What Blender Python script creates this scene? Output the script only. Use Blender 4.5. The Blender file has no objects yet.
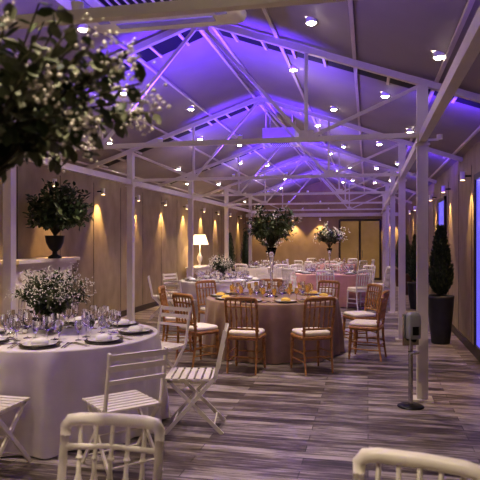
import bpy, math, random
from mathutils import Vector, Matrix
random.seed(7)
pi=math.pi
scene=bpy.context.scene

# ---------------- materials ----------------
MATS={}
def pmat(name,col,rough=.5,metal=0,emis=None,estr=0,trans=0,ior=1.45,var=0,vscale=20,bump=0,sheen=0):
    m=bpy.data.materials.new(name); m.use_nodes=True
    nt=m.node_tree; b=nt.nodes['Principled BSDF']
    b.inputs['Base Color'].default_value=(*col,1)
    b.inputs['Roughness'].default_value=rough
    b.inputs['Metallic'].default_value=metal
    b.inputs['IOR'].default_value=ior
    if trans: b.inputs['Transmission Weight'].default_value=trans
    if emis: 
        b.inputs['Emission Color'].default_value=(*emis,1); b.inputs['Emission Strength'].default_value=estr
    if sheen: b.inputs['Sheen Weight'].default_value=sheen
    if var or bump:
        tc=nt.nodes.new('ShaderNodeTexCoord'); n=nt.nodes.new('ShaderNodeTexNoise')
        n.inputs['Scale'].default_value=vscale; n.inputs['Detail'].default_value=4
        nt.links.new(tc.outputs['Object'],n.inputs['Vector'])
        if var:
            r=nt.nodes.new('ShaderNodeValToRGB')
            r.color_ramp.elements[0].position=.3; r.color_ramp.elements[1].position=.7
            r.color_ramp.elements[0].color=(*[max(0,c*(1-var)) for c in col],1)
            r.color_ramp.elements[1].color=(*[min(1,c*(1+var)) for c in col],1)
            nt.links.new(n.outputs['Fac'],r.inputs['Fac']); nt.links.new(r.outputs['Color'],b.inputs['Base Color'])
        if bump:
            bp=nt.nodes.new('ShaderNodeBump'); bp.inputs['Strength'].default_value=bump; bp.inputs['Distance'].default_value=.01
            nt.links.new(n.outputs['Fac'],bp.inputs['Height']); nt.links.new(bp.outputs['Normal'],b.inputs['Normal'])
    MATS[name]=m; return m

pmat('white_paint',(.84,.81,.76),.45,var=.05,vscale=6)
pmat('steel_paint',(.72,.67,.60),.4,var=.05,vscale=5)
pmat('ceiling_paint',(.33,.295,.29),.6,var=.05,vscale=2)
pmat('ceiling_dark',(.012,.01,.02),.7)
pmat('chair_white',(.84,.79,.71),.35,var=.04,vscale=15)
pmat('chair_gold',(.40,.205,.075),.33,var=.3,vscale=25)
pmat('cushion',(.78,.71,.62),.8,var=.05,vscale=30,bump=.2)
pmat('cloth_white',(.74,.69,.66),.85,var=.04,vscale=8,bump=.15,sheen=.2)
pmat('cloth_taupe',(.33,.225,.155),.75,var=.1,vscale=8,bump=.2,sheen=.2)
pmat('cloth_pink',(.70,.40,.36),.8,var=.06,vscale=8,sheen=.2)
pmat('napkin_white',(.8,.78,.76),.8)
pmat('napkin_yellow',(.75,.50,.12),.7)
pmat('plate',(.82,.80,.78),.15)
pmat('charger',(.10,.085,.08),.25,metal=.3)
pmat('cutlery_steel',(.7,.68,.65),.2,metal=1)
pmat('glass',(.97,.98,1),.02,trans=1,ior=1.4)
pmat('amber_glass',(.95,.66,.22),.05,trans=.7,ior=1.4)
pmat('leaf_dark',(.035,.06,.025),.5,var=.5,vscale=12)
pmat('leaf_mid',(.08,.105,.045),.5,var=.4,vscale=12)
pmat('leaf_grey',(.15,.165,.10),.55,var=.3,vscale=12)
pmat('stem',(.07,.06,.03),.7,var=.2)
pmat('flower_white',(.85,.81,.73),.7,var=.05,vscale=40)
pmat('pot_dark',(.035,.035,.04),.45,var=.2,vscale=8)
pmat('pot_brown',(.13,.07,.045),.5,var=.2,vscale=8)
pmat('soil',(.03,.02,.015),.9,var=.4,vscale=60)
pmat('lamp_shade',(.9,.8,.6),.8,emis=(1,.72,.38),estr=2.2)
pmat('downlight_glow',(1,.9,.8),.5,emis=(1,.88,.75),estr=45)
pmat('warm_glow',(1,.8,.5),.5,emis=(1,.68,.32),estr=12)
pmat('blue_glow',(.2,.15,1),.5,emis=(.16,.10,1),estr=6)
pmat('black_metal',(.02,.02,.022),.35,metal=.5)
pmat('chrome',(.6,.6,.62),.22,metal=1)
pmat('grey_plastic',(.35,.36,.38),.4)
pmat('mantel_white',(.70,.63,.54),.5,var=.06,vscale=10,bump=.3)
pmat('hearth_dark',(.03,.025,.02),.8,var=.2)
pmat('window_blue',(.06,.06,.25),.2,emis=(.20,.17,1),estr=.75)
pmat('glazing_amber',(.16,.115,.05),.15,emis=(.9,.5,.18),estr=.14,var=.3,vscale=1.5)
pmat('frame_dark',(.05,.035,.02),.4)

def wood_floor():
    m=bpy.data.materials.new('floor_planks'); m.use_nodes=True; nt=m.node_tree; N=nt.nodes; L=nt.links
    b=N['Principled BSDF']; tc=N.new('ShaderNodeTexCoord')
    br=N.new('ShaderNodeTexBrick'); br.offset=.37; br.squash=1
    br.inputs['Scale'].default_value=1; br.inputs['Brick Width'].default_value=1.25; br.inputs['Row Height'].default_value=.13
    br.inputs['Mortar Size'].default_value=.003; br.inputs['Mortar Smooth'].default_value=.2; br.inputs['Bias'].default_value=0
    br.inputs['Color1'].default_value=(0,0,0,1); br.inputs['Color2'].default_value=(1,1,1,1); br.inputs['Mortar'].default_value=(.3,.3,.3,1)
    L.new(tc.outputs['Object'],br.inputs['Vector'])
    mp=N.new('ShaderNodeMapping'); mp.inputs['Scale'].default_value=(1.8,22,1); L.new(tc.outputs['Object'],mp.inputs['Vector'])
    n=N.new('ShaderNodeTexNoise'); n.inputs['Scale'].default_value=1.5; n.inputs['Detail'].default_value=8; n.inputs['Roughness'].default_value=.7; n.inputs['Distortion'].default_value=.6
    L.new(mp.outputs['Vector'],n.inputs['Vector'])
    mp2=N.new('ShaderNodeMapping'); mp2.inputs['Scale'].default_value=(1.2,6,1); L.new(tc.outputs['Object'],mp2.inputs['Vector'])
    n2=N.new('ShaderNodeTexNoise'); n2.inputs['Scale'].default_value=1.8; n2.inputs['Detail'].default_value=3; L.new(mp2.outputs['Vector'],n2.inputs['Vector'])
    a=N.new('ShaderNodeMath'); a.operation='MULTIPLY_ADD'; L.new(br.outputs['Color'],a.inputs[0]); a.inputs[1].default_value=.65; 
    s=N.new('ShaderNodeMath'); s.operation='MULTIPLY_ADD'; L.new(n.outputs['Fac'],s.inputs[0]); s.inputs[1].default_value=2.2; s.inputs[2].default_value=-1.42
    s2=N.new('ShaderNodeMath'); s2.operation='MULTIPLY_ADD'; L.new(n2.outputs['Fac'],s2.inputs[0]); s2.inputs[1].default_value=1.1; L.new(s.outputs[0],s2.inputs[2])
    L.new(s2.outputs[0],a.inputs[2])
    r=N.new('ShaderNodeValToRGB'); e=r.color_ramp.elements
    e[0].position=.05; e[0].color=(.032,.024,.021,1); e[1].position=.97; e[1].color=(.46,.41,.385,1)
    k=r.color_ramp.elements.new(.45); k.color=(.135,.108,.098,1)
    L.new(a.outputs[0],r.inputs['Fac'])
    mx=N.new('ShaderNodeMixRGB'); mx.inputs['Color2'].default_value=(.02,.016,.016,1); L.new(br.outputs['Fac'],mx.inputs['Fac']); L.new(r.outputs['Color'],mx.inputs['Color1'])
    L.new(mx.outputs['Color'],b.inputs['Base Color'])
    b.inputs['Roughness'].default_value=.34
    bp=N.new('ShaderNodeBump'); bp.inputs['Strength'].default_value=.25; bp.inputs['Distance'].default_value=.004
    L.new(n.outputs['Fac'],bp.inputs['Height']); L.new(bp.outputs['Normal'],b.inputs['Normal'])
    MATS['floor_planks']=m
wood_floor()
def wall_mat(name,c1,c2):
    m=bpy.data.materials.new(name); m.use_nodes=True; nt=m.node_tree; N=nt.nodes; L=nt.links
    b=N['Principled BSDF']; tc=N.new('ShaderNodeTexCoord')
    mp=N.new('ShaderNodeMapping'); mp.inputs['Scale'].default_value=(2,2,1.2); L.new(tc.outputs['Object'],mp.inputs['Vector'])
    n=N.new('ShaderNodeTexNoise'); n.inputs['Scale'].default_value=2.2; n.inputs['Detail'].default_value=7; L.new(mp.outputs['Vector'],n.inputs['Vector'])
    r=N.new('ShaderNodeValToRGB'); r.color_ramp.elements[0].position=.3; r.color_ramp.elements[0].color=(*c1,1)
    r.color_ramp.elements[1].position=.72; r.color_ramp.elements[1].color=(*c2,1); L.new(n.outputs['Fac'],r.inputs['Fac'])
    L.new(r.outputs['Color'],b.inputs['Base Color']); b.inputs['Roughness'].default_value=.6
    MATS[name]=m
wall_mat('wall_panel',(.29,.23,.145),(.40,.32,.21))
wall_mat('panel_joint',(.07,.05,.03),(.09,.07,.045))
wall_mat('wall_far_mat',(.34,.25,.13),(.42,.31,.17))

# ---------------- mesh builder ----------------
class MB:
    def __init__(s): s.v=[];s.f=[];s.m=[];s.sm=[];s.names=[]
    def mi(s,mat):
        if mat not in s.names: s.names.append(mat)
        return s.names.index(mat)
    def add(s,vs,fs,mat,smooth=False):
        o=len(s.v); s.v+= [tuple(v) for v in vs]; i=s.mi(mat)
        for f in fs: s.f.append([a+o for a in f]); s.m.append(i); s.sm.append(smooth)
    def box(s,c,d,mat,rot=None):
        vs=[Vector((x*d[0]/2,y*d[1]/2,z*d[2]/2)) for x in(-1,1) for y in(-1,1) for z in(-1,1)]
        if rot is not None: vs=[rot@v for v in vs]
        vs=[v+Vector(c) for v in vs]
        s.add(vs,[(0,1,3,2),(4,6,7,5),(0,4,5,1),(2,3,7,6),(0,2,6,4),(1,5,7,3)],mat)
    def beam(s,p,q,w,h,mat):
        p=Vector(p);q=Vector(q);d=(q-p).normalized()
        up=Vector((0,0,1)) if abs(d.z)<.95 else Vector((0,1,0))
        x=d.cross(up).normalized(); z=x.cross(d).normalized()
        R=Matrix((x,d,z)).transposed()
        s.box((p+q)/2,(w,(q-p).length,h),mat,R)
    def cyl(s,p,q,r1,r2,mat,seg=8,cap=True):
        p=Vector(p);q=Vector(q);d=(q-p).normalized()
        up=Vector((0,0,1)) if abs(d.z)<.95 else Vector((1,0,0))
        x=d.cross(up).normalized(); y=d.cross(x)
        vs=[];fs=[]
        for i in range(seg):
            a=2*pi*i/seg; o=x*math.cos(a)+y*math.sin(a)
            vs.append(p+o*r1); vs.append(q+o*r2)
        for i in range(seg):
            j=(i+1)%seg; fs.append((2*i,2*i+1,2*j+1,2*j))
        s.add(vs,fs,mat,True)
        if cap:
            s.add([vs[2*i] for i in range(seg)],[list(range(seg))],mat)
            s.add([vs[2*i+1] for i in range(seg)],[list(range(seg))[::-1]],mat)
    def axis(s,p,q,prof,mat,seg=8):
        p=Vector(p);q=Vector(q)
        for (a,ra),(b,rb) in zip(prof[:-1],prof[1:]):
            s.cyl(p.lerp(q,a),p.lerp(q,b),ra,rb,mat,seg,False)
    def lathe(s,prof,c,mat,seg=16,smooth=True):
        vs=[];fs=[];n=len(prof)
        for r,z in prof:
            for i in range(seg):
                a=2*pi*i/seg; vs.append((c[0]+max(r,.0003)*math.cos(a),c[1]+max(r,.0003)*math.sin(a),c[2]+z))
        for k in range(n-1):
            for i in range(seg):
                j=(i+1)%seg; fs.append((k*seg+i,k*seg+j,(k+1)*seg+j,(k+1)*seg+i))
        s.add(vs,fs,mat,smooth)
    def tube(s,pts,r,mat,seg=6):
        pts=[Vector(p) for p in pts]; vs=[];fs=[]
        n=len(pts)
        for k,p in enumerate(pts):
            d=(pts[min(k+1,n-1)]-pts[max(k-1,0)]).normalized()
            up=Vector((0,1,.01)) if abs(d.y)<.9 else Vector((0,0,1))
            x=d.cross(up).normalized(); y=d.cross(x)
            rr=r if not isinstance(r,(list,tuple)) else r[k]
            for i in range(seg):
                a=2*pi*i/seg; vs.append(p+(x*math.cos(a)+y*math.sin(a))*rr)
        for k in range(n-1):
            for i in range(seg):
                j=(i+1)%seg; fs.append((k*seg+i,k*seg+j,(k+1)*seg+j,(k+1)*seg+i))
        fs.append(list(range(seg))); fs.append([ (n-1)*seg+i for i in range(seg)][::-1])
        s.add(vs,fs,mat,True)
    def leaf(s,p,d,l,w,mat):
        d=d.normalized(); up=Vector((random.uniform(-.6,.6),random.uniform(-.6,.6),1)); x=d.cross(up)
        if x.length<.01: x=Vector((1,0,0))
        x.normalize(); n=x.cross(d); c=-n*l*.12
        vs=[p,p+d*l*.35+x*w/2,p+d*l*.75+x*w*.42,p+d*l+c,p+d*l*.75-x*w*.42,p+d*l*.35-x*w/2,p+d*l*.4+c*.8,p+d*l*.75+c]
        s.add(vs,[(0,1,6),(1,2,7,6),(2,3,7),(3,4,7),(4,5,6,7),(5,0,6)],mat,True)
    def blob(s,p,r,mat):
        a=r*.85
        vs=[(r,0,0),(-r,0,0),(0,r,0),(0,-r,0),(0,0,a),(0,0,-a)]
        s.add([Vector(v)+p for v in vs],[(0,2,4),(2,1,4),(1,3,4),(3,0,4),(2,0,5),(1,2,5),(3,1,5),(0,3,5)],mat,True)
    def rsq(s,c,w,d,lv,mat,seg=24,ex=5):
        vs=[];fs=[]
        for z,k in lv:
            for i in range(seg):
                a=2*pi*i/seg; ca,sa=math.cos(a),math.sin(a)
                vs.append((c[0]+w/2*k*math.copysign(abs(ca)**(2/ex),ca),c[1]+d/2*k*math.copysign(abs(sa)**(2/ex),sa),c[2]+z))
        for q in range(len(lv)-1):
            for i in range(seg):
                j=(i+1)%seg; fs.append((q*seg+i,q*seg+j,(q+1)*seg+j,(q+1)*seg+i))
        fs.append(list(range(seg))[::-1]); fs.append([(len(lv)-1)*seg+i for i in range(seg)])
        s.add(vs,fs,mat,True)
    def mesh(s,name):
        me=bpy.data.meshes.new(name); me.from_pydata(s.v,[],s.f)
        for n in s.names: me.materials.append(MATS[n])
        me.polygons.foreach_set('material_index',s.m); me.polygons.foreach_set('use_smooth',s.sm); me.update()
        return me
    def build(s,name,loc=(0,0,0),rz=0):
        return put(name,s.mesh(name),loc,rz)
def put(name,me,loc=(0,0,0),rz=0):
    o=bpy.data.objects.new(name,me); o.location=loc; o.rotation_euler=(0,0,rz); scene.collection.objects.link(o); return o

# ---------------- room ----------------
XL,XR,CX=-5.02,1.45,-1.785
Y0,Y1=-2.6,24.0
SL=.35; ZR=4.05
def zc(x): return ZR-SL*abs(x-CX)
ZE=zc(XR)
b=MB(); b.box(((XL+XR)/2,(Y0+Y1)/2,-.05),(XR-XL+.4,Y1-Y0+.4,.1),'floor_planks'); b.build('floor')
b=MB(); b.box((XL-.1,(Y0+Y1)/2,ZE/2+.03),(.2,Y1-Y0+.4,ZE+.06),'wall_panel')
b.build('wall_left')
b=MB(); b.box((XR+.1,(Y0+Y1)/2,ZE/2+.03),(.2,Y1-Y0+.4,ZE+.06),'wall_panel'); b.build('wall_right')
def gable(y,th,name,mat):
    m=MB(); pr=[(XL-.2,0),(XR+.2,0),(XR+.2,zc(XR+.2)),(CX,ZR),(XL-.2,zc(XL-.2))]
    vs=[(x,y,z) for x,z in pr]+[(x,y+th,z) for x,z in pr]
    fs=[(0,1,2,3,4),(9,8,7,6,5)]+[(i,i+5,(i+1)%5+5,(i+1)%5) for i in range(5)]
    m.add(vs,fs,mat); m.build(name)
gable(Y1,.2,'wall_far','wall_far_mat'); gable(Y0-.2,.2,'wall_near','wall_panel')
b=MB()
for sx,xe in((-1,XL-.2),(1,XR+.2)):
    vs=[(CX,Y0-.2,ZR),(CX,Y1+.2,ZR),(xe,Y1+.2,zc(xe)),(xe,Y0-.2,zc(xe))]
    vs+=[(x,y,z+.1) for x,y,z in vs]
    b.add(vs,[(0,1,2,3),(7,6,5,4),(0,4,5,1),(1,5,6,2),(2,6,7,3),(3,7,4,0)],'ceiling_paint')
b.build('ceiling')
for n,x in(('left',XL+.01),('right',XR-.01)):
    b=MB(); b.box((x,(Y0+Y1)/2,.06),(.02,Y1-Y0,.12),'frame_dark'); b.build('baseboard_'+n)
for n,x in(('trim_1',XL+.002),('trim_2',XR-.002)):
    b=MB(); y=Y0+.5
    while y<Y1:
        b.box((x,y,1.4),(.004,.012,2.55),'panel_joint'); y+=1.22
    b.build(n)

# steel frame
TY=[-1.06,2.52,6.1,9.68,13.26,16.84,20.42]
XA,XB=-4.1,.53; ZT=2.65
for y in TY:
    for x in(XA,XB):
        c=MB(); t=zc(x)-.11
        c.box((0,0,t/2),(.105,.105,t),'steel_paint')
        c.box((0,0,.01),(.2,.2,.02),'steel_paint')
        c.box((0,0,ZT-.1),(.14,.14,.02),'steel_paint')
        c.build('steel_column',(x,y,0))
for x in(XA,XB):
    b=MB(); b.box((x,(Y0+Y1)/2,ZT-.03),(.07,Y1-Y0-.02,.09),'steel_paint'); b.build('eaves_beam')
def roof_truss(y):
    b=MB(); W='steel_paint'
    def zr(x): return zc(x)-.065
    b.beam((XA,0,ZT),(XB,0,ZT),.05,.05,W)
    b.beam((XL+.0,0,zr(XL)),(CX,0,zr(CX)),.065,.065,W); b.beam((CX,0,zr(CX)),(XR,0,zr(XR)),.065,.065,W)
    for sgn in(-1,1):
        xq=CX+sgn*1.155; xe=CX+sgn*2.315
        b.beam((xq,0,ZT),(xq,0,zr(xq)),.035,.035,W)
        b.beam((CX,0,zr(CX)-.03),(xq,0,ZT),.03,.035,W)
        b.beam((xq,0,ZT),(xe,0,zr(xe)-.02),.03,.035,W)
        b.beam((xe,0,ZT),(xe,0,zr(xe)),.04,.04,W)
        b.box((xq,.0,ZT+.04),(.15,.012,.11),W)
    b.box((CX,0,zr(CX)-.05),(.2,.012,.12),W)
    b.build('roof_truss',(0,y,0))
for y in TY: roof_truss(y)
b=MB()
for off in(.08,.85,1.65,2.45,3.1):
    for s_ in(-1,1):
        x=CX+s_*off; b.box((x,(Y0+Y1)/2,zc(x)-.018),(.035,Y1-Y0,.03),'steel_paint')
b.build('ceiling_purlins')
b=MB()
for y in TY:
    for s_ in(-1,1):
        yo,wd=.36,.40
        x1=CX+s_*.12; x2=CX+s_*3.1
        b.beam((x1,y+yo,zc(x1)-.004),(x2,y+yo,zc(x2)-.004),wd,.006,'ceiling_dark')
        for k in range(9):
            x=CX+s_*(.3+k*.34)
            b.box((x,y+yo,zc(x)-.02),(.03,wd,.03),'steel_paint',Matrix.Rotation(s_*math.atan(SL),3,'Y'))
b.build('ceiling_ventilation_slots')

# recessed downlights
b=MB()
for i,y in enumerate([.6,2.0,3.7,5.3,7.2,8.9,10.8,12.5,14.4,16.1,18.0,19.7,21.6]):
    for j,x in enumerate([-4.4,-3.0,-.75,.35]):
        xx=x+(.25 if i%2 else -.15)
        z=zc(xx)-.025
        b.lathe([(.052,.035),(.052,-.012),(.048,-.014),(.048,-.004)],(xx,y,z),'white_paint',14)
        b.lathe([(.048,-.010),(.03,-.025),(.0,-.03)],(xx,y,z),'downlight_glow',14)
b.build('recessed_downlights')

def light(name,typ,loc,energy,col,target=None,size=.08,angle=120,blend=.6):
    d=bpy.data.lights.new(name,typ); d.energy=energy; d.color=col
    if typ=='SPOT': d.spot_size=math.radians(angle); d.spot_blend=blend
    if typ in('SPOT','POINT'): d.shadow_soft_size=size
    o=bpy.data.objects.new(name,d); o.location=loc; scene.collection.objects.link(o)
    if target is not None: o.rotation_euler=(Vector(target)-Vector(loc)).to_track_quat('-Z','Y').to_euler()
    return o
WARM=(1,.82,.62)
for i,y in enumerate([.9,4.0,7.5,11.1,14.7,18.3,21.9]):
    for x in(-3.15,-.9):
        z=zc(x)-.16
        light('downlight_beam','SPOT',(x,y,z),225,WARM,(x,y,0),.05,100,.8)
        light('ceiling_fill','POINT',(x,y,z-.35),4,WARM,None,.12)  # added fill point hanging below the ceiling to warm it, no fixture
# wall washers
yl=[3.3,5.0,6.75,8.5,10.25,12.0,13.75,15.5,17.25,19.0,20.75,22.5]
def washers(xw,sg,ys,name,en):
    b=MB()
    for y in ys:
        x=xw+sg*.12
        b.cyl((xw,y,2.52),(x,y,2.52),.012,.012,'black_metal',6)
        b.cyl((x,y,2.46),(x,y,2.58),.035,.035,'white_paint',12)
        b.lathe([(.03,0),(0,0)],(x,y,2.458),'warm_glow',12)
        light(name+'_beam','SPOT',(x,y,2.44),en,(1,.63,.26),(xw+sg*.02,y,1.2),.02,64,.6)
    b.build(name)
washers(XL,1,yl,'far_wall_added_spots',105)
washers(XR,-1,[6.6,8.9,11.1,13.3,15.5,17.7,19.9],'far_wall_added_spots',70)
b=MB()  # spots and their fixtures added to brighten the far wall
for x in(-4.2,-3.0,-1.9,.9):
    b.cyl((x,Y1,2.45),(x,Y1-.25,2.45),.012,.012,'black_metal',6)
    b.cyl((x,Y1-.25,2.39),(x,Y1-.25,2.5),.035,.035,'white_paint',12)
    b.lathe([(.03,0),(0,0)],(x,Y1-.25,2.388),'warm_glow',12)
    light('far_wall_fill','SPOT',(x,Y1-.25,2.37),70,(1,.68,.34),(x,Y1,1.0),.03,95,.7)
b.build('far_wall_added_spots')
# blue uplights on truss ties
BL=(.12,.035,1)
for y in TY[1:]:
    for x in(CX-.45,CX+.45):
        b=MB()
        b.cyl((0,0,.026),(0,0,.065),.025,.03,'white_paint',12)
        b.lathe([(.026,0),(0,0)],(0,0,.067),'blue_glow',12)
        b.build('blue_uplight',(x,y,ZT))
        light('blue_uplight_beam','SPOT',(x,y,ZT+.12),290,BL,(x+(.22 if x>CX else -.22),y+.8,4),.05,115,.8)
    x=XB+.2; b=MB()
    b.cyl((0,0,.0),(0,0,.05),.03,.03,'white_paint',12)
    b.box((-.08,0,.0),(.14,.03,.02),'white_paint'); b.build('blue_uplight',(x,y+.3,ZT))
    light('blue_uplight_beam','SPOT',(x,y+.3,ZT+.08),65,BL,(x+.3,y+1.0,3.2),.05,130,.9)

# AC cassettes
def cassette(loc,w,zb):
    b=MB()
    b.rsq((0,0,zb),w,w,[(0,.98),(.03,1),(.05,1),(.05,.88),(.26,.88)],'white_paint',40,14)
    b.box((0,0,zb-.004),(w*.52,w*.52,.012),'ceiling_dark')
    for k in range(11):
        b.box((-w*.25+k*w*.05,0,zb-.014),(.014,w*.5,.012),'white_paint')
    for s_ in(-1,1):
        b.box((s_*w*.37,0,zb-.003),(w*.07,w*.62,.01),'grey_plastic'); b.box((0,s_*w*.37,zb-.003),(w*.62,w*.07,.01),'grey_plastic')
    for sx in(-1,1):
        for sy in(-1,1):
            zt=zc(loc[0]+sx*w*.35)
            b.cyl((sx*w*.35,sy*w*.35,zb+.2),(sx*w*.35,sy*w*.35,zt),.012,.012,'steel_paint',6)
    b.build('air_conditioner_cassette',(loc[0],loc[1],0))
cassette((-1.58,3.95),1.3,3.34); cassette((-1.6,10.9),.7,3.4)

# right wall windows (blue lit)
for i,(y,w,z0,z1) in enumerate([(7.98,.9,.15,2.45),(12.2,1.1,.15,2.4),(15.8,1.1,.15,2.4)]):
    b=MB(); x=XR-.012
    b.box((x,y,(z0+z1)/2),(.012,w,z1-z0),'window_blue')
    for yy in(-w/2,w/2): b.box((x-.01,y+yy,(z0+z1)/2),(.04,.07,z1-z0+.05),'frame_dark')
    for zz in(z0,z1): b.box((x-.01,y,zz),(.04,w+.07,.07),'frame_dark')
    b.build('window_%d'%(i+1))
# far glazed doors
b=MB(); yw=Y1-.03
b.box((-.32,yw,1.2),(1.6,.02,2.4),'glazing_amber')
for k in range(3): b.box((-1.12+k*.8,yw-.03,1.2),(.08,.06,2.4),'frame_dark')
for z in(.05,2.4): b.box((-.32,yw-.03,z),(1.6,.055,.08),'frame_dark')
for x in(-.42,-.22): b.cyl((x,yw-.08,.9),(x,yw-.08,1.2),.012,.012,'chrome',8)
b.build('door_1')
b=MB(); b.box((CX,Y1-.06,2.62),(XR-XL-.05,.1,.14),'steel_paint'); b.build('trim_3')

# ---------------- furniture ----------------
def spindle(b,p,q,mat,k=1,seg=8):
    b.axis(p,q,[(0,.008*k),(.12,.009*k),(.16,.014*k),(.2,.008*k),(.38,.010*k),(.5,.017*k),(.62,.010*k),(.8,.008*k),(.84,.014*k),(.88,.009*k),(1,.008*k)],mat,seg)
def napoleon(mat):
    b=MB()
    b.rsq((0,0,.40),.43,.42,[(0,.94),(.01,1),(.035,1),(.045,.96)],mat,28,7)
    b.rsq((0,.01,.445),.40,.39,[(0,.95),(.012,1.0),(.035,1.0),(.05,.93),(.056,.6)],'cushion',28,6)
    for sx in(-1,1):
        b.axis((sx*.175,.17,.41),(sx*.185,.195,0),[(0,.02),(.1,.02),(.13,.027),(.18,.018),(.25,.024),(.6,.02),(.85,.014),(.88,.02),(.92,.014),(1,.012)],mat,10)
        b.tube([(sx*.175,-.23,0),(sx*.178,-.195,.25),(sx*.18,-.185,.43),(sx*.188,-.205,.62),(sx*.192,-.235,.78),(sx*.190,-.25,.85)],[.013,.016,.018,.018,.017,.018],mat,8)
        for z,yb in((.62,-.205),(.52,-.193)):
            b.cyl((sx*.187,yb,z-.008),(sx*.187,yb,z+.008),.025,.025,mat,10)
        for z in(.14,.24):
            b.cyl((sx*.178,.18,z),(sx*.177,-.2,z),.009,.009,mat,6)
    pts=[(-.190,-.25,.84),(-.190,-.253,.875),(-.172,-.256,.897),(-.13,-.264,.902),(0,-.272,.903),(.13,-.264,.902),(.172,-.256,.897),(.190,-.253,.875),(.190,-.25,.84)]
    b.tube(pts,[.019,.022,.025,.025,.025,.025,.025,.022,.019],mat,12)
    b.tube([(-.19,-.238,.80),(0,-.25,.806),(.19,-.238,.80)],.011,mat,8)
    b.tube([(-.185,-.195,.535),(0,-.205,.535),(.185,-.195,.535)],.013,mat,8)
    for k in range(5):
        x=-.126+k*.063
        spindle(b,(x,-.200,.535),(x*1.02,-.247,.803),mat,1.05)
        b.cyl((x*1.02,-.247,.803),(x*1.02,-.262,.885),.009,.009,mat,6)
    for z,y in((.2,.188),(.11,.19)): b.cyl((-.18,y,z),(.18,y,z),.009,.009,mat,6)
    b.cyl((-.177,-.2,.2),(.177,-.2,.2),.009,.009,mat,6)
    return b.mesh('napoleon_chair')
def folding():
    b=MB(); M='chair_white'; 
    for sx in(-1,1):
        x=sx*.205
        b.beam((x,-.27,.86),(x,-.19,.46),.016,.03,M)
        b.beam((x,-.19,.47),(x,.23,0),.016,.03,M)
        x2=sx*.182
        b.beam((x2,.20,.44),(x2,-.25,0),.016,.03,M)
        b.beam((x2,-.19,.437),(x2,.21,.437),.016,.024,M)
    b.cyl((-.205,.17,.065),(.205,.17,.065),.008,.008,M,6)
    b.cyl((-.19,-.18,.07),(.19,-.18,.07),.008,.008,M,6)
    b.cyl((-.205,.0,.245),(.205,.0,.245),.008,.008,M,6)
    for k in range(7):
        b.box((0,-.175+k*.063,.455),(.42,.045,.014),M)
    for z in(.83,.755,.66):
        y=-.19-.08*(z-.46)/.40
        b.box((0,y-.012,z),(.43,.012,.042 if z>.7 else .03),M,Matrix.Rotation(math.radians(-11),3,'X').inverted())
    return b.mesh('folding_chair')
ME_G=napoleon('chair_gold'); ME_W=napoleon('chair_white'); ME_F=folding()
def chair(me,name,x,y,tx,ty,tw=0):
    put(name,me,(x,y,0),math.atan2(ty-y,tx-x)-pi/2+math.radians(tw))

def cloth(x,y,R,mat,folds=22,amp=.05,seed=0,H=.77):
    rnd=random.Random(seed); ph=[rnd.uniform(0,6.28) for _ in range(4)]
    seg=260; rings=[(.001,H,0),(R*.5,H,0),(R-.02,H,0),(R-.004,H-.004,0),(R,H-.014,.0)]
    for k in range(1,13):
        t=k/12; rings.append((R*(1+.02*t),H-.014-(H-.024)*t,t))
    vs=[];fs=[]
    for r,z,t in rings:
        for i in range(seg):
            a=2*pi*i/seg
            c=math.cos(folds*a+1.9*math.sin(3*a+ph[0])+ph[1])
            f=(.5+.5*c)**1.6+.25*math.sin(7*a+ph[2])
            w=.6+.4*math.sin(5*a+ph[3])
            rr=r+amp*(t**.6 if t>0 else 0)*f*(.5+w)
            vs.append((rr*math.cos(a),rr*math.sin(a),z))
    for k in range(len(rings)-1):
        for i in range(seg):
            j=(i+1)%seg; fs.append((k*seg+i,(k+1)*seg+i,(k+1)*seg+j,k*seg+j))
    b=MB(); b.add(vs,fs,mat,True)
    b.cyl((0,0,0.0),(0,0,H-.02),.05,.05,'black_metal',12)
    b.build('round_banquet_table',(x,y,0))
WG=[(.0,0.001),(.034,.001),(.034,.004),(.006,.010),(.0045,.02),(.0045,.085),(.010,.092),(.030,.110),(.039,.135),(.038,.165),(.032,.205)]
def settings(x,y,R,n,napk='napkin_white',amber=False,H=.77,a0=0,det=12,extra=False):
    pl=MB();gl=MB();na=MB();cu=MB()
    for k in range(n):
        a=a0+2*pi*k/n; ca,sa=math.cos(a),math.sin(a)
        def P(r,t): return (r*ca-t*sa, r*sa+t*ca)
        px,py=P(R-.2,0)
        pl.lathe([(0,.002),(.09,.002),(.155,.012),(.155,.016),(.09,.008),(0,.008)],(px,py,H),'charger',24)
        pl.lathe([(0,.01),(.08,.01),(.13,.024),(.131,.028),(.08,.015),(0,.015)],(px,py,H),'plate',24)
        na.rsq((px,py,H+.018),.13,.10,[(0,.95),(.01,1),(.022,1),(.034,.85),(.045,.3)],napk,16,3)
        gls=[(R-.40,.0,1),(R-.38,.10,.88),(R-.42,-.1,.8)]
        if extra: gls.append((R-.51,.03,1.05))
        for i,(rr,tt,sc) in enumerate(gls):
            gx,gy=P(rr,tt)
            gl.lathe([(r*sc,z*sc) for r,z in WG],(gx,gy,H),'amber_glass' if amber and i!=0 else 'glass',det)
        for t in(-.19,-.215,.19,.215):
            p=P(R-.11,t);q=P(R-.29,t)
            cu.beam((*p,H+.004),(*q,H+.004),.010,.004,'cutlery_steel')
            q2=P(R-.33,t); cu.beam((*q,H+.005),(*q2,H+.005),.02,.004,'cutlery_steel')
    pl.build('dinner_plates',(x,y,.001)); gl.build('wine_glasses',(x,y,.001)); na.build('folded_napkins',(x,y,.001)); cu.build('cutlery_set',(x,y,.001))

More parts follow.
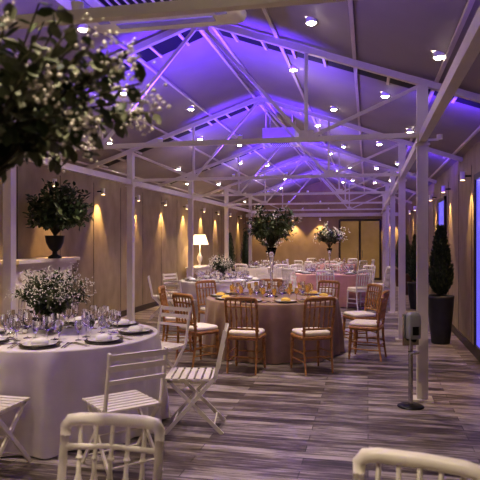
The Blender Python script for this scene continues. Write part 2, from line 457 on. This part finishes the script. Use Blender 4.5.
def bouquet(b,mouth,c,rx,rz,nbr,ll,lw,nl=10,flow=.3,fm='flower_white',fr=.008,mats=('leaf_dark','leaf_mid','leaf_grey'),low=-.6,clus=14,spread=3.2,xmin=None,out=.06):
    mouth=Vector(mouth); c=Vector(c)
    for i in range(nbr):
        while True:
            d=Vector((random.gauss(0,1),random.gauss(0,1),random.gauss(0,1))).normalized()
            if d.z>low: break
        k=random.uniform(.55,1.08)
        e=c+Vector((d.x*rx,d.y*rx,d.z*rz))*k
        if xmin is not None: e.x=max(e.x,xmin)
        mid=mouth.lerp(e,.5); mid.z=max(mid.z, mouth.z+ (c.z-mouth.z)*.9)
        pts=[]
        for t in [j/6 for j in range(7)]:
            pts.append(mouth*(1-t)**2+mid*2*t*(1-t)+e*t*t)
        b.tube(pts,.0025,'stem',3)
        isf=random.random()<flow
        mt=random.choice(mats)
        for j in range(nl):
            t=.3+.7*(j+1)/nl
            p=mouth*(1-t)**2+mid*2*t*(1-t)+e*t*t
            tg=(e-mid).normalized()
            sd=Vector((random.gauss(0,1),random.gauss(0,1),random.gauss(0,1)))
            dd=(tg*.5+sd.normalized()).normalized()
            s_=random.uniform(.7,1.15)
            b.leaf(p,dd,ll*s_,lw*s_,mt)
        if isf:
            for j in range(clus):
                o=Vector((random.gauss(0,1),random.gauss(0,1),random.gauss(0,1)))*fr*spread
                b.blob(e+(e-c)*out+o,fr*random.uniform(.6,1.2),fm)
def tall_vase(b,h,r=.05,mat='glass'):
    b.lathe([(0,.003),(r*1.5,.003),(r*1.5,.012),(r*.4,.03),(r*.28,.1),(r*.3,h*.5),(r*.6,h*.8),(r*1.3,h),(r*1.22,h),(r*.5,h*.8),(r*.2,h*.5)],(0,0,0),mat,20)

H=.77
# ---- left white table
T1=(-2.66,4.74)
cloth(*T1,.85,'cloth_white',20,.07,1)
settings(*T1,.85,8,a0=.25,extra=True)
b=MB()
b.lathe([(0,.004),(.055,.004),(.06,.02),(.075,.16),(.08,.19),(.074,.19),(.069,.16),(.05,.02),(0,.015)],(0,0,0),'glass',20)
b.lathe([(0,.016),(.048,.02),(.062,.1),(0,.1)],(0,0,0),'glass',16)
bouquet(b,(0,0,.05),(0,0,.33),.31,.24,115,.055,.026,12,.40,fr=.007,low=-.3,clus=26,spread=4.5)
b.build('flower_centerpiece',(T1[0]-.13,T1[1]+.05,H+.001))
chair(ME_F,'folding_chair',-2.60,3.58,-2.66,4.74,-4)
chair(ME_F,'folding_chair',-1.70,3.86,*T1)
chair(ME_F,'folding_chair',-1.45,4.80,*T1,tw=8)
chair(ME_F,'folding_chair',-3.4,5.78,*T1)
chair(ME_F,'folding_chair',-2.2,5.98,*T1)

# ---- centre taupe table
T2=(-1.37,8.40)
cloth(*T2,.95,'cloth_taupe',24,.055,2)
settings(*T2,.95,10,'napkin_yellow',True,a0=.1,det=10)
b=MB(); tall_vase(b,.72,.06)
bouquet(b,(0,0,.70),(0,0,1.06),.43,.28,90,.075,.035,12,.16,fr=.008,low=-.75,mats=('leaf_dark','leaf_mid','leaf_mid'))
b.build('tall_flower_centerpiece',(T2[0],T2[1],H+.001))
for x,y in[(-1.46,7.03),(-.68,7.20),(-.02,8.12),(-2.15,7.28),(-2.70,8.15),(-.12,9.1),(-.75,9.65),(-1.6,9.78),(-2.45,9.25)]:
    chair(ME_G,'napoleon_chair',x,y,*T2)
# ---- far-left white table
T3=(-2.95,11.75)
cloth(*T3,.9,'cloth_white',20,.035,3)
settings(*T3,.9,8,det=8)
b=MB(); b.lathe([(0,.004),(.06,.004),(.07,.15),(.065,.15),(0,.02)],(0,0,0),'glass',16)
bouquet(b,(0,0,.1),(0,0,.3),.26,.18,50,.07,.035,8,.5,fr=.012,low=-.3)
b.build('flower_centerpiece',(*T3,H+.001))
for a in(200,245,290,335,20,65,110,155):
    r=1.24; chair(ME_F,'folding_chair',T3[0]+r*math.cos(math.radians(a)),T3[1]+r*math.sin(math.radians(a)),*T3)
# ---- far pink table
T4=(-.95,14.9)
cloth(*T4,.95,'cloth_pink',22,.035,4)
settings(*T4,.95,8,det=8)
b=MB(); tall_vase(b,.62,.055)
bouquet(b,(0,0,.6),(0,0,.95),.38,.22,70,.09,.05,8,.4,fr=.016,low=-.6)
b.build('tall_flower_centerpiece',(*T4,H+.001))
for a in(-160,-125,-90,-55,-20,15,50,90,130,170):
    r=1.28; chair(ME_W,'napoleon_chair',T4[0]+r*math.cos(math.radians(a)),T4[1]+r*math.sin(math.radians(a)),*T4)
# ---- further tables
T5=(-3.0,17.6)
cloth(*T5,.9,'cloth_white',20,.035,5)
settings(*T5,.9,6,det=8)
b=MB(); tall_vase(b,.5,.05)
bouquet(b,(0,0,.5),(0,0,.8),.36,.22,45,.1,.05,8,.4,fr=.016,low=-.6)
b.build('tall_flower_centerpiece',(*T5,H+.001))
for a in(-110,-65,-20,40,100,160):
    r=1.25; chair(ME_W,'napoleon_chair',T5[0]+r*math.cos(math.radians(a)),T5[1]+r*math.sin(math.radians(a)),*T5)
T6=(-1.3,20.6)
cloth(*T6,.9,'cloth_pink',20,.035,8)
settings(*T6,.9,6,det=8)
for a in(-130,-85,-40,10,60,120,180):
    r=1.25; chair(ME_W,'napoleon_chair',T6[0]+r*math.cos(math.radians(a)),T6[1]+r*math.sin(math.radians(a)),*T6)

# ---- foreground table, chairs, big arrangement
T0=(-.95,.98)
cloth(*T0,.60,'cloth_white',16,.03,6)
settings(*T0,.60,5,a0=2.36)
b=MB(); tall_vase(b,.95,.055)
random.seed(21)
bouquet(b,(0,0,.92),(.09,.03,1.21),.39,.21,115,.050,.029,13,.36,fr=.0062,low=-.8,clus=42,spread=3.8,mats=('leaf_dark','leaf_mid','leaf_grey','leaf_grey'),out=.05)
b.build('tall_flower_centerpiece',(-1.005,1.316,H+.001))
put('napoleon_chair',ME_W,(-.95,1.84,0),pi+math.radians(3))
put('napoleon_chair',ME_W,(.105,1.66,0),pi-math.radians(12))

# ---------------- left wall: mantel with urn plant ----------------
b=MB(); M='mantel_white'
W2=.85
b.box((0,0,1.30),(.42,2*W2,.05),M); b.box((-.01,0,1.255),(.36,2*W2-.08,.04),M)
b.box((-.03,0,1.10),(.28,2*W2-.16,.27),M)
for s_ in(-1,1):
    b.box((-.03,s_*(W2-.2),.5),(.30,.26,.98),M); b.box((-.01,s_*(W2-.2),.06),(.36,.32,.12),M); b.box((-.01,s_*(W2-.2),.96),(.36,.30,.05),M)
    for k in(-1,0,1): b.cyl((.125,s_*(W2-.2)+k*.07,.14),(.125,s_*(W2-.2)+k*.07,.92),.02,.02,M,8)
    b.cyl((.10,s_*(W2-.2),1.10),(.14,s_*(W2-.2),1.10),.08,.06,M,16)
b.box((-.12,0,.5),(.06,2*W2-.6,.98),'hearth_dark')
for k in range(9):
    a=(k-4)*.11; b.cyl((.11,a,1.10-.03*math.cos(a*4)),(.125,a,1.10-.03*math.cos(a*4)),.045,.03,M,10)
b.build('fireplace_mantel',(XL+.25,7.85,0))
b=MB()
b.lathe([(0,0),(.10,0),(.10,.03),(.04,.06),(.035,.1),(.09,.15),(.13,.24),(.14,.32),(.15,.34),(.13,.34),(0,.30)],(0,0,0),'black_metal',20)
bouquet(b,(0,0,.32),(.06,0,.70),.46,.46,160,.10,.05,12,.0,low=-.55,mats=('leaf_dark','leaf_dark','leaf_mid'),xmin=-.30)
b.build('potted_fern',(XL+.44,7.95,1.326))
def console(y):
    b=MB(); M='white_paint'
    b.rsq((0,0,.80),.42,1.5,[(0,.98),(.01,1),(.04,1),(.05,.98)],M,32,20)
    b.box((0,0,.74),(.36,1.4,.12),M)
    for sx in(-1,1):
        for sy in(-1,1): b.axis((sx*.15,sy*.66,.7),(sx*.15,sy*.66,0),[(0,.03),(.1,.03),(.14,.04),(.2,.025),(.8,.016),(.9,.024),(1,.014)],M,10)
    b.box((0,0,.16),(.32,1.34,.03),M)
    b.build('console_table',(XL+.28,y,0))
console(16.2)
b=MB()
b.lathe([(0,0),(.11,0),(.11,.02),(.03,.04),(.03,.1),(.07,.18),(.08,.26),(.03,.36),(.012,.42),(.012,.62),(0,.62)],(0,0,0),'white_paint',18)
b.lathe([(.25,.62),(.16,.90),(.157,.90),(.247,.62)],(0,0,0),'lamp_shade',28)
b.build('table_lamp',(XL+.34,16.0,.851))
light('table_lamp_bulb','POINT',(XL+.34,16.0,1.60),16,(1,.7,.4),None,.05)

# ---------------- potted cypresses ----------------
def cypress(x,y,ph,pr,th,tr,pot='pot_dark',n=2200):
    b=MB()
    b.lathe([(0,0),(pr*.66,0),(pr*.70,.02),(pr*.92,ph*.6),(pr,ph*.93),(pr*1.02,ph*.95),(pr*1.02,ph),(pr*.92,ph),(pr*.9,ph-.05)],(0,0,0),pot,28)
    b.lathe([(pr*.92,ph-.05),(0,ph-.04)],(0,0,0),'soil',20)
    b.cyl((0,0,ph-.06),(0,0,ph+th*.3),.02,.015,'stem',8)
    prof=lambda t: tr*(min(1,(t+.06)/.25)**.6)*(1-max(0,(t-.25)/.78))**.7
    b.lathe([(max(.002,prof(t)*.72),ph+.02+t*th) for t in [i/12 for i in range(13)]],(0,0,0),'leaf_dark',12)
    for i in range(n):
        t=random.random()**1.1; a=random.uniform(0,2*pi); r=prof(t)*random.uniform(.68,1.02)
        p=Vector((r*math.cos(a),r*math.sin(a),ph+.02+t*th))
        d=Vector((math.cos(a)*.55+random.gauss(0,.25),math.sin(a)*.55+random.gauss(0,.25),1))
        b.leaf(p,d,random.uniform(.04,.08),.022,random.choice(('leaf_dark','leaf_mid','leaf_dark')))
    b.build('potted_cypress',(x,y,0))
cypress(1.10,9.52,.74,.20,1.03,.18)
cypress(1.10,14.2,.62,.20,1.05,.20,'pot_dark',1200)
cypress(1.08,17.8,.60,.20,1.1,.22,'pot_brown',900)
cypress(1.08,20.8,.60,.20,1.1,.22,'pot_brown',700)
cypress(-4.6,19.3,.6,.2,1.2,.2,'pot_dark',900)
cypress(-4.65,22.2,.6,.2,1.3,.2,'pot_dark',700)

# ---------------- sanitizer stand ----------------
b=MB()
b.lathe([(0,0),(.125,0),(.125,.008),(.11,.016),(.02,.02),(0,.02)],(0,0,0),'black_metal',28)
b.cyl((0,0,.015),(0,0,.66),.022,.022,'chrome',12)
b.box((0,.0,.74),(.16,.02,.30),'chrome')
b.rsq((0,-.05,.66),.13,.085,[(0,.9),(.01,1),(.18,1),(.22,.95),(.25,.7)],'grey_plastic',24,5)
b.box((0,-.096,.74),(.06,.008,.08),'black_metal')
b.rsq((0,-.06,.63),.05,.05,[(0,.8),(.03,1)],'black_metal',16,4)
b.lathe([(0,0),(.05,0),(.055,.02),(.05,.02),(0,.006)],(0,-.06,.52),'chrome',16)
b.box((0,-.03,.525),(.02,.06,.008),'chrome')
b.build('hand_sanitizer_stand',(.40,5.83,0),math.radians(25))

# ---------------- world, camera ----------------
w=bpy.data.worlds.new('World'); scene.world=w; w.use_nodes=True
w.node_tree.nodes['Background'].inputs[0].default_value=(.01,.012,.03,1)
cam=bpy.data.cameras.new('camera'); cam.sensor_width=36; cam.lens=36*584/480
cam.dof.use_dof=True; cam.dof.focus_distance=7.0; cam.dof.aperture_fstop=5.0
co=bpy.data.objects.new('camera',cam); scene.collection.objects.link(co)
co.location=(0,0,1.6); co.rotation_euler=(pi/2,0,math.atan(128/584))
scene.camera=co
try:
    scene.view_settings.view_transform='Standard'; scene.view_settings.look='Medium High Contrast'
except Exception: pass
